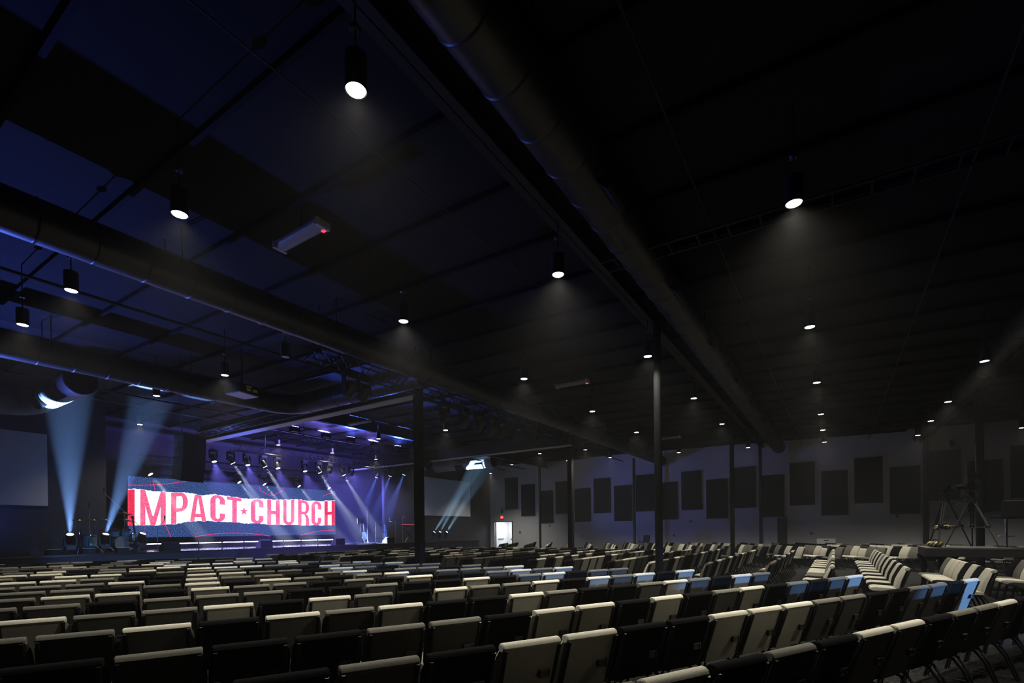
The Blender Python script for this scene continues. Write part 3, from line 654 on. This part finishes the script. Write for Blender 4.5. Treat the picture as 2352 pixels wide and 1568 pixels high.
for s in (-1, 1): MB().tube([(s*.5, -.15, .01), (-s*.5, .15, .94)], .018, BLKM, 6).build('stand_leg', t)
t = thing('guitar_amp', 'small dark guitar amplifier beside the drum kit', 'amplifier', stage_p(306, 22.6))
MB().box((0, 0, .25), (.55, .3, .5), BLK).build('cabinet', t); MB().box((0, -.155, .22), (.48, .015, .36), PANEL).build('grille', t); MB().box((0, -.155, .45), (.5, .015, .06), GREYP).build('control_panel', t)
t = thing('equipment_rack', 'dark tubular rack frame against the violet lit wall', 'rack', stage_p(874, 22.4))
for s in (-1, 1): MB().tube([(s*.4, 0, 0), (s*.4, 0, 1.0)], .02, BLKM, 8).build('post', t)
for z in (.25, .6, 1.0): MB().tube([(-.4, 0, z), (.4, 0, z)], .02, BLKM, 8).build('rail', t)
t = thing('piano', 'low black piano lid with a white sheet in front of the stage', 'piano', (3.6, 19.4, 0))
MB().box((0, 0, .84), (1.9, .9, .06), STGF).build('lid', t); MB().box((0, 0, .72), (1.8, .8, .18), BLKM).build('case', t)
for s in (-1, 1): MB().box((s*.8, 0, .32), (.12, .6, .64), BLKM).build('leg', t)
one(MB().box((3.75, 19.1, .876), (.22, .16, .006), WHITE), 'paper_sheet', 'white paper sheet lying on the low black piano lid', 'paper')

# ---------------------------------------------------------------- camera platform
PZ = 1.07
pf = thing('camera_platform', 'black camera riser on gusset legs behind the middle seats', 'platform', (0, 0, 0))
PX0, PX1, PY0, PY1 = 16.55, 18.1, -7.3, -1.95
MB().box(((PX0+PX1)/2, (PY0+PY1)/2, PZ-.02), (PX1-PX0, PY1-PY0, .04), mat('riser_top', (.007, .007, .007), .6)).build('deck', pf)
for x in (PX0+.03, PX1-.03): MB().box((x, (PY0+PY1)/2, PZ-.13), (.05, PY1-PY0-.02, .18), BLK).build('side_rail', pf)
for y in (PY0+.03, PY1-.03): MB().box(((PX0+PX1)/2, y, PZ-.13), (PX1-PX0-.12, .05, .18), BLK).build('end_rail', pf)
for x in (PX0+.1, PX1-.1):
    for y in (PY1-.12, PY1-.5, PY1-2.05, PY1-2.55, PY0+.15):
        MB().prism([(y-.05, 0), (y+.05, 0), (y+.06, .7), (y+.16, PZ-.22), (y-.16, PZ-.22), (y-.06, .7)], x-.04, x+.04, BLK, 'x').build('leg', pf)
def tripod(c, h, rz, lab, spread=.55):
    t = thing('camera_tripod', lab, 'tripod', (c[0], c[1], PZ), rz)
    for a in range(3):
        ax, ay = math.cos(a*2*PI/3), math.sin(a*2*PI/3); o = None
        f = Vector((ax*spread, ay*spread, .02)); k = Vector((ax*.07, ay*.07, h-.28)); mid = k.lerp(f, .55); s = Vector((-ay, ax, 0))*.03
        o = MB().tube([k+s, mid+s*.7], .016, BLKM, 6).tube([k-s, mid-s*.7], .016, BLKM, 6).build('leg', t)
        MB().tube([mid-(mid-k)*.1, f], .017, BLKM, 6).build('lower_tube', o); MB().box(tuple(mid), (.08, .08, .06), BLK).build('leg_clamp', o)
        MB().tube([mid, (0, 0, mid.z-.02)], .008, BLKM, 5).build('spreader_arm', t)
    MB().lathe([(.05, h-.32), (.085, h-.28), (.085, h-.2), (.05, h-.17), (.06, h-.1), (.05, h-.02), (0, h-.02)], BLKM, 16).build('fluid_head', t, True)
    MB().box((0, 0, h), (.14, .26, .03), BLKM).build('camera_plate', t)
    MB().tube([(.03, -.05, h-.08), (.1, -.42, h-.22), (.12, -.62, h-.3)], [.011, .012, .018], BLKM, 6).build('pan_handle', t)
    return t
def plat(x, y):                                          # measured foot -> platform top
    q = at_z(x, y, PZ); return q
tc1 = at_x(2172, 1250, 17.45); tc2 = at_x(2232, 1250, 17.0)
tripod((17.45, tc1.y), 1.50, .6, 'black camera tripod with hanging striped weight, nearest the wall side', .52)
tripod((17.0, tc2.y), 1.42, 1.9, 'black camera tripod carrying the video camera', .58)
t = thing('video_camera', 'black broadcast video camera with long lens and viewfinder', 'camera', (17.0, tc2.y, PZ+1.44), math.radians(140))
MB().box((.08, 0, .10), (.36, .13, .17), BLKM).build('body', t); MB().tube([(.26, 0, .09), (.55, 0, .09), (.62, 0, .09)], [.055, .06, .07], BLKM, 16).build('lens', t); MB().box((.05, 0, .22), (.24, .03, .03), BLK).build('handle', t)
o = MB().box((-.18, -.03, .36), (.07, .24, .14), BLK).build('viewfinder', t); MB().box((-.15, -.03, .45), (.16, .26, .015), BLKM).build('sun_hood', o); MB().tube([(-.05, 0, .2), (-.16, 0, .3)], .015, BLKM, 6).build('viewfinder_arm', t)
MB().box((.05, -.07, .14), (.3, .006, .02), WHITE).build('label_strip', t)
t = thing('prompter_tray', 'flat black tray on the tripod nearer the wall side', 'camera', (17.45, tc1.y, PZ+1.53), math.radians(140))
MB().box((0, 0, .02), (.3, .22, .04), BLKM).build('tray', t); MB().box((-.1, 0, .07), (.05, .05, .07), BLK).build('post', t)
HAZ = bpy.data.materials.new('hazard_stripes'); HAZ.use_nodes = True; nt = HAZ.node_tree; bs = nt.nodes['Principled BSDF']
wv = nt.nodes.new('ShaderNodeTexWave'); wv.inputs['Scale'].default_value = 5; tc = nt.nodes.new('ShaderNodeTexCoord'); rp = nt.nodes.new('ShaderNodeValToRGB'); rp.color_ramp.interpolation = 'CONSTANT'
rp.color_ramp.elements[0].color = (.012, .012, .012, 1); rp.color_ramp.elements[1].color = (.36, .25, .02, 1); rp.color_ramp.elements[1].position = .74; wv.bands_direction = 'DIAGONAL'
nt.links.new(tc.outputs['Object'], wv.inputs['Vector']); nt.links.new(wv.outputs['Fac'], rp.inputs['Fac']); nt.links.new(rp.outputs['Color'], bs.inputs['Base Color']); bs.inputs['Roughness'].default_value = .6
def sandbag(p, lab, rz):
    t = thing('sandbag', lab, 'sandbag', p, rz, 'striped tripod weights')
    for s in (-1, 1):
        b = MB().lathe([(0, -.13), (.06, -.12), (.085, -.06), (.09, .0), (.085, .06), (.06, .12), (0, .13)], HAZ, 14, Matrix.Translation((s*.09, 0, .08)) @ Matrix.Rotation(PI/2, 4, 'X') @ Matrix.Scale(.85, 4, (0, 1, 0)))
        b.build('bag', t, True)
    MB().tube([(-.09, 0, .15), (-.05, 0, .21), (.05, 0, .21), (.09, 0, .15)], .014, BLK, 6).build('strap', t)
q = at_x(2148, 1247, 17.2); sandbag((17.2, q.y, PZ), 'yellow and black striped sandbag lying on the camera platform', .5)
q = at_x(2165, 1211, 17.45); sandbag((17.45, q.y, q.z-.08), 'yellow and black striped sandbag hanging under the tripod', 1.2)
def stool(p, rz, lab):
    t = thing('bar_stool', lab, 'stool', p, rz)
    MB().lathe([(.2, 0), (.2, .015), (.05, .04), (.03, .06), (0, .06)], CHROME, 24).build('base', t, True)
    MB().tube([(0, 0, .05), (0, 0, .72)], .028, CHROME, 14).build('pillar', t, True); MB().lathe([(.15, .27), (.165, .28), (.15, .29)], CHROME, 20).build('foot_ring', t)
    MB().tube([(-.15, 0, .28), (.15, 0, .28)], .008, CHROME, 6).build('foot_bar', t)
    b = MB(); pr = [(-.2, .72), (.2, .74), (.23, .77), (.2, .80), (-.2, .78)]; b.prism(pr, -.2, .2, BLK, 'x'); b.build('seat', t)
    b = MB(); pts = []
    pr = [(-.19, .73), (-.24, .77), (-.28, 1.15), (-.26, 1.17), (-.235, 1.15), (-.2, .82)]; b.prism(pr, -.25, .25, BLK, 'x'); b.build('backrest', t)
    MB().box((0, -.275, 1.165), (.46, .02, .015), STEEL).build('trim_bar', t)
q = at_x(2311, 1254, 17.3); stool((17.3, q.y, PZ), math.radians(-68), 'black bar stool with chrome pillar standing on the camera platform')
stool((29.0, 9.55, .12), math.radians(60), 'small distant black bar stool by the grey wall')
tag(MB().box((29.0, 9.55, .06), (1.0, 1.0, .12), BLK).build('podium'), 'low black podium under the distant bar stool', 'podium')
q = MW @ Vector((.35, .55, 0))
t = thing('equipment_case', 'white storage case behind the far seats by the grey wall', 'case', (q.x, q.y, 0), 0)
MB().box((0, 0, .40), (.5, .75, .8), BLKM).build('stand', t); MB().box((0, 0, .93), (.55, .8, .26), WHITE).build('lid', t); MB().box((-.28, 0, .98), (.012, .2, .04), BLKM).build('slot', t)

# ---------------------------------------------------------------- chairs
def chair_parts():
    seatp = [(-.17, .405), (.16, .40), (.22, .395), (.265, .405), (.28, .43), (.265, .462), (.20, .478), (.0, .468), (-.17, .458)]
    def seat(m):
        b = MB(); n = len(seatp); V = []; xs_ = ((-.25, .9), (-.235, 1), (.235, 1), (.25, .9))
        cy_, cz = .05, .435
        for x, s in xs_: V += [(x, cy_+(p[0]-cy_)*(.97 if s < 1 else 1), cz+(p[1]-cz)*s*.9 if s < 1 else p[1]) for p in seatp]
        f = [(k*n+i, k*n+(i+1) % n, (k+1)*n+(i+1) % n, (k+1)*n+i) for k in range(3) for i in range(n)]+[tuple(range(n)), tuple(range(3*n, 4*n))]
        return b.add(V, f, m)
    def back(m):
        b = MB(); V = []
        secs = ((.43, .245, -.175, .055), (.50, .26, -.19, .065), (.60, .263, -.215, .07), (.70, .263, -.25, .062), (.76, .257, -.274, .056), (.80, .242, -.290, .052), (.83, .232, -.302, .045))
        for z, hw, yb, th in secs:
            V += [(-hw, yb+.012, z), (-hw*.9, yb+th, z), (hw*.9, yb+th, z), (hw, yb+.012, z), (hw*.93, yb, z), (-hw*.93, yb, z)]
        n = 6; f = [(k*n+i, k*n+(i+1) % n, (k+1)*n+(i+1) % n, (k+1)*n+i) for k in range(len(secs)-1) for i in range(n)]+[tuple(range(n)), tuple(range(6*n, 7*n))]
        b.add(V, f, m)
        N = 10; V = []
        for x, r in ((-.240, .026), (-.232, .034), (.232, .034), (.240, .026)):
            V += [(x, -.302+(r*1.25)*math.cos(2*PI*k/N), .826+r*math.sin(2*PI*k/N)) for k in range(N)]
        f = [(k*N+i, k*N+(i+1) % N, (k+1)*N+(i+1) % N, (k+1)*N+i) for k in range(3) for i in range(N)]+[tuple(range(N)), tuple(range(3*N, 4*N))]
        return b.add(V, f, m)
    def panel(m):
        return MB().prism([(-.195, .405), (-.205, .40), (-.335, .805), (-.32, .81)], -.203, .203, m, 'x')
    return seat, back, panel
seat_f, back_f, panel_f = chair_parts()
def post(s): return MB().tube([(s*.221, -.343, .815), (s*.221, -.25, .55), (s*.221, -.19, .42), (s*.221, -.12, .385)], .0155, BLKM, 6)
def rear_leg(s): return MB().tube([(s*.205, .12, .385), (s*.205, -.08, .388), (s*.21, -.17, .36), (s*.222, -.24, .26), (s*.232, -.34, .0)], .0135, BLKM, 6)
def front_leg(s): return MB().tube([(s*.215, .1, .388), (s*.222, .18, .36), (s*.232, .26, .0)], .0135, BLKM, 6)
MESH = {}
for c_, m in FAB.items():
    for nm_, fn in (('seat', seat_f), ('backrest', back_f), ('back_panel', panel_f)):
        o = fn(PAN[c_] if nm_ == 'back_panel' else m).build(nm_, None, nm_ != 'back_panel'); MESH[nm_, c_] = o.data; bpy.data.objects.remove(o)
for nm_, b in (('post0', post(-1)), ('post1', post(1)), ('rleg0', rear_leg(-1)), ('rleg1', rear_leg(1)), ('fleg0', front_leg(-1)), ('fleg1', front_leg(1)),
               ('cross', MB().box((0, .02, .39), (.43, .03, .02), BLKM)),
               ('holder', MB().box((.125, -.285, .622), (.088, .030, .004), HOLD).box((.168, -.283, .60), (.004, .026, .05), HOLD).box((.082, -.283, .60), (.004, .03, .05), BLKM)),
               ('card', MB().box((.125, -.280, .592), (.078, .014, .052), CARD))):
    o = b.build(nm_); MESH[nm_] = o.data; bpy.data.objects.remove(o)
lod = MB()
for b in (post(-1), post(1), rear_leg(-1), rear_leg(1), front_leg(-1), front_leg(1)): lod.add(b.v, b.f, BLKM)
o = lod.build('frame'); MESH['frame'] = o.data; bpy.data.objects.remove(o)
def link(name, data, parent):
    o = bpy.data.objects.new(name, data); C.objects.link(o); o.parent = parent; return o
def chair(x, y, rz, col, label, group, full):
    t = thing('church_chair', label, 'chair', (x, y, 0), rz, group)
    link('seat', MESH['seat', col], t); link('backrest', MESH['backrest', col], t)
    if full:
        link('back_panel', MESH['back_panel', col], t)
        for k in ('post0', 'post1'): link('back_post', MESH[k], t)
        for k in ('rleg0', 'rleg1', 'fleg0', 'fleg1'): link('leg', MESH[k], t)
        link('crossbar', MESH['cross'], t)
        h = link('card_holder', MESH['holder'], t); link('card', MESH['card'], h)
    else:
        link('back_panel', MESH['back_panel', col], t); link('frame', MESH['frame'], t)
    return t
K = {'L': 'light', 'G': 'charcoal', 'B': 'black'}
CH = []                                                  # x, y, rz, colour, block, row, seat
rc = random.Random(11)
def rand_col(): return rc.choice('LLGGGBBB')
A_END = {-2: (9.0, -3.83, -26.9), -1: (9.56, -2.78, -26.9), 0: (9.838, -1.757, -27.4), 1: (9.82, -.368, -26.1), 2: (9.76, .962, -26.15), 3: (9.82, 2.252, -25.6), 4: (9.74, 3.526, -25.8), 5: (9.63, 4.708, -26),
         6: (9.47, 5.85, -26), 7: (9.40, 6.98, -26), 8: (9.40, 8.24, -26), 9: (9.38, 9.5, -26), 10: (9.3, 10.65, -26), 11: (9.13, 11.78, -26), 12: (9.12, 12.8, -26), 13: (9.0, 13.8, -26), 14: (9.03, 14.88, -26), 15: (9.03, 15.98, -26), 16: (9.0, 17.05, -26), 17: (7.4, 18.2, -22)}
A_COL = {-1: 'GLBGBLGGBLLBGBLGBL', 0: 'LBGGBBGGLLLBBLLBGBBG', 1: 'LGBGBLGBLBLLBGGBBGBL', 2: 'GLBGLGBBGLBBLGLBLGG', 3: 'LBLGLBLGGLBGLBLGGLB', 4: 'GGBLGBLBBGBBGGGBGG', 5: 'LGLGBBLBGBGGLBLLGG', 6: 'LGGGBLGBGLBLGBGGB', 7: 'GBGGBLGBGGLBLGGGB', -2: 'LBGLBGLL'}
for k, (ex, ey, ang) in A_END.items():
    a = math.radians(ang); e = Vector((math.cos(a), math.sin(a))); f = Vector((-math.sin(a), math.cos(a)))
    n = 0
    for i in range(30):
        p = Vector((ex, ey))-e*(.235+.533*i)+f*.335
        q = px((p.x-f.x*.3, p.y-f.y*.3, .86))
        if q is None or q[2] < .7: break
        if q[0] < -140: break
        if k == -2 and i > 8: break
        s = A_COL.get(k, ''); col = s[i] if i < len(s) else rand_col()
        CH.append((p.x, p.y, a, K[col], 'A', k+2, i))
B_ROW = ((-4.73, 11.83, 8), (-3.54, 11.83, 8), (-2.349, 11.83, 8), (-1.162, 11.83, 17), (.025, 11.83, 17), (1.18, 12.4, 15), (2.401, 11.83, 16), (3.66, 11.65, 17), (4.65, 11.43, 17), (5.84, 11.5, 17), (6.85, 11.3, 17), (7.8, 11.0, 17), (8.78, 10.95, 18), (9.79, 10.9, 18),
         (10.84, 10.96, 18), (11.84, 10.88, 18), (12.95, 10.95, 18), (13.86, 10.83, 18), (14.75, 10.7, 18), (15.74, 10.65, 17), (16.82, 10.7, 17), (17.75, 10.57, 16))
B_COL = {1: 'GLBBGLGB', 2: 'LBLBLLLG', 3: 'LBLBLBLBLGLBLBLGL', 4: 'LBLBGGLLLBLGLBLBL', 5: 'GGBGBGLBGLBGLGB', 6: 'GBLGBLBGBLGBGLLB', 7: 'LLGBLGBBGBLGBGBL'}
for r, (Y, x0, n) in enumerate(B_ROW):
    for j in range(n):
        s = B_COL.get(r, ''); col = s[j] if j < len(s) else rand_col()
        CH.append((x0+.235+.533*j, Y+.335, 0, K[col], 'B', r, j))
aC = math.radians(26.3); eC = Vector((math.cos(aC), math.sin(aC))); fC = Vector((-math.sin(aC), math.cos(aC)))
for r in range(-9, 10):
    y0 = 4.9+1.3*r; x0 = 22.9
    if r == 9: x0 = 24.3
    for j in range(16):
        p = Vector((x0, y0))+eC*(.235+.533*j)+fC*.335
        if p.x > 29.2+.0796*p.y or p.y > 18.6: break
        if p.x < 22.2: continue
        CH.append((p.x, p.y, aC, K[rand_col()], 'C', r+9, j))
# the column bases stand clear of the seats
cols = ((10.83, 3.22), (21.2, 3.4), (29.9, 3.38), (29.9, 10.4), (29.9, 17.1), (20.6, -3.72), (30.0, -3.55), (10.85, 10.3), (21.2, 10.45), (29.0, 9.55))
CH = [c for c in CH if all(math.hypot(c[0]-a, c[1]-b_) > .55 for a, b_ in cols) and not (2.3 < c[0] < 4.9 and c[1] > 18.3)]
vis = []; rest = []
for c in CH:
    q = px((c[0], c[1], .7))
    if q is None or not (-90 < q[0] < 2440) or q[1] > 2150: continue
    vis.append((q[2], c))
vis.sort(key=lambda v: v[0])
NAME_COL = {'light': 'light', 'charcoal': 'charcoal', 'black': 'black'}
BLK_N = {'A': 'near block', 'B': 'middle block', 'C': 'far block'}
for i, (d, c) in enumerate(vis):
    x, y, rz, col, blk, row, seat_ = c
    if i < 300:
        side = {'A': 'from the aisle end', 'B': 'from the near aisle', 'C': 'from the aisle'}[blk]
        lab = '%s chair, %s %s in the %s row of the %s' % (NAME_COL[col], ORD[seat_], side, (ORD[row]+'-nearest') if row else 'nearest', BLK_N[blk])
        chair(x, y, rz, col, lab, {'A': 'chairs of the angled near block', 'B': 'chairs of the straight middle block', 'C': 'chairs of the far block'}[blk], i < 190)
    else: rest.append(c)
# the further chairs, past the three hundred that show largest
b = MB(); src = {}
for col in FAB:
    m = MB()
    for nm_ in ('seat', 'backrest', 'back_panel'):
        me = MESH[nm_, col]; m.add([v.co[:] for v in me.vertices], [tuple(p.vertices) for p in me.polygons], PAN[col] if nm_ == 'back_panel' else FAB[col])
    for s in (-1, 1):
        m.tube([(s*.22, -.34, .81), (s*.22, -.17, .39), (s*.23, -.34, 0)], .014, BLKM, 4, caps=False); m.tube([(s*.215, .15, .39), (s*.232, .26, 0)], .014, BLKM, 4, caps=False)
    src[col] = m
for x, y, rz, col, *_ in rest:
    m = src[col]; Mx = Rz(rz, (x, y, 0)); n = len(b.v)
    b.v += [tuple(Mx @ Vector(v)) for v in m.v]; b.f += [tuple(i+n for i in f) for f in m.f]; b.m += [b.mi(m.mats[k]) for k in m.m]
o = b.build('distant_chairs', None, True); tag(o, 'rows of further mixed grey and black chairs toward the stage', 'chairs', kind='stuff')
# black seat sleeves with script on two far chairs
for x, y, lab in ((1880, 1258, 'black cloth sleeve with white script on a far chair, closer to the doorway'), (1963, 1259, 'black cloth sleeve with white script on a far chair, closer to the tripods')):
    best = min((c for c in CH if c[4] == 'C'), key=lambda c: (lambda q: (q[0]-x)**2+((q[1]-y)*4)**2)(px((c[0]+.25*c[0]*0, c[1], .78))))
    t = thing('reserved_sleeve', lab, 'seat cover', (best[0], best[1], 0), best[2], 'reserved seat sleeves')
    MB().prism([(-.37, .62), (-.352, .862), (-.30, .885), (-.245, .862), (-.20, .66), (-.205, .655), (-.25, .84), (-.30, .872), (-.345, .85), (-.362, .62)], -.262, .262, BLK, 'x').build('cloth', t)
    o = text('Reserved', .12, Matrix.Identity(4), mat('sleeve_script', (.7, .7, .7), .7), 'script', t, .001, .35)
    o.matrix_local = Matrix.Translation((0, -.212, .76)) @ Matrix(((-1, 0, 0, 0), (0, -.23, .97, 0), (0, .97, .23, 0), (0, 0, 0, 1)))
# cables on the carpet behind the last row
tag(MB().tube([(3.2, -1.6, .012), (4.2, -1.75, .012), (5.6, -2.2, .012), (7.5, -2.9, .012), (9.2, -3.9, .012)], .011, BLK, 6).build('floor_cable', None, True), 'black cable lying on the carpet behind the nearest rows', 'cable')
tag(MB().tube([(3.4, -1.3, .012), (4.6, -2.1, .012), (5.8, -2.7, .012), (7.4, -2.6, .012)], .011, BLK, 6).build('floor_cable', None, True), 'second black cable crossing the first on the carpet', 'cable')

# unseen blue spot added behind the near block, raking over the aisle ends
spot('added_rear_spot', (10.1, -12.2, 2.2), (9.3, 2, .72), 16000, (.16, .40, 1), 14, .35, .10)

# ---------------------------------------------------------------- haze in the hall
def haze(name, den, x0, x1, y0, y1, lab):
    hz = bpy.data.materials.new(name); hz.use_nodes = True; nt = hz.node_tree; nt.nodes.clear()
    out = nt.nodes.new('ShaderNodeOutputMaterial'); vs = nt.nodes.new('ShaderNodeVolumeScatter'); vs.inputs['Color'].default_value = (1, 1, 1, 1)
    vs.inputs['Density'].default_value = den; vs.inputs['Anisotropy'].default_value = .2; nt.links.new(vs.outputs[0], out.inputs['Volume'])
    o = MB().box(((x0+x1)/2, (y0+y1)/2, 3.16), (x1-x0, y1-y0, 6.25), hz).build(name); tag(o, lab, 'haze', kind='stuff')
haze('haze', HAZE, -8.4, 31.6, -12.3, 17.7, 'thin haze over the seats')
haze('haze', HAZE_STAGE, -8.4, 31.9, 17.71, 26.9, 'denser bluish haze around the stage')
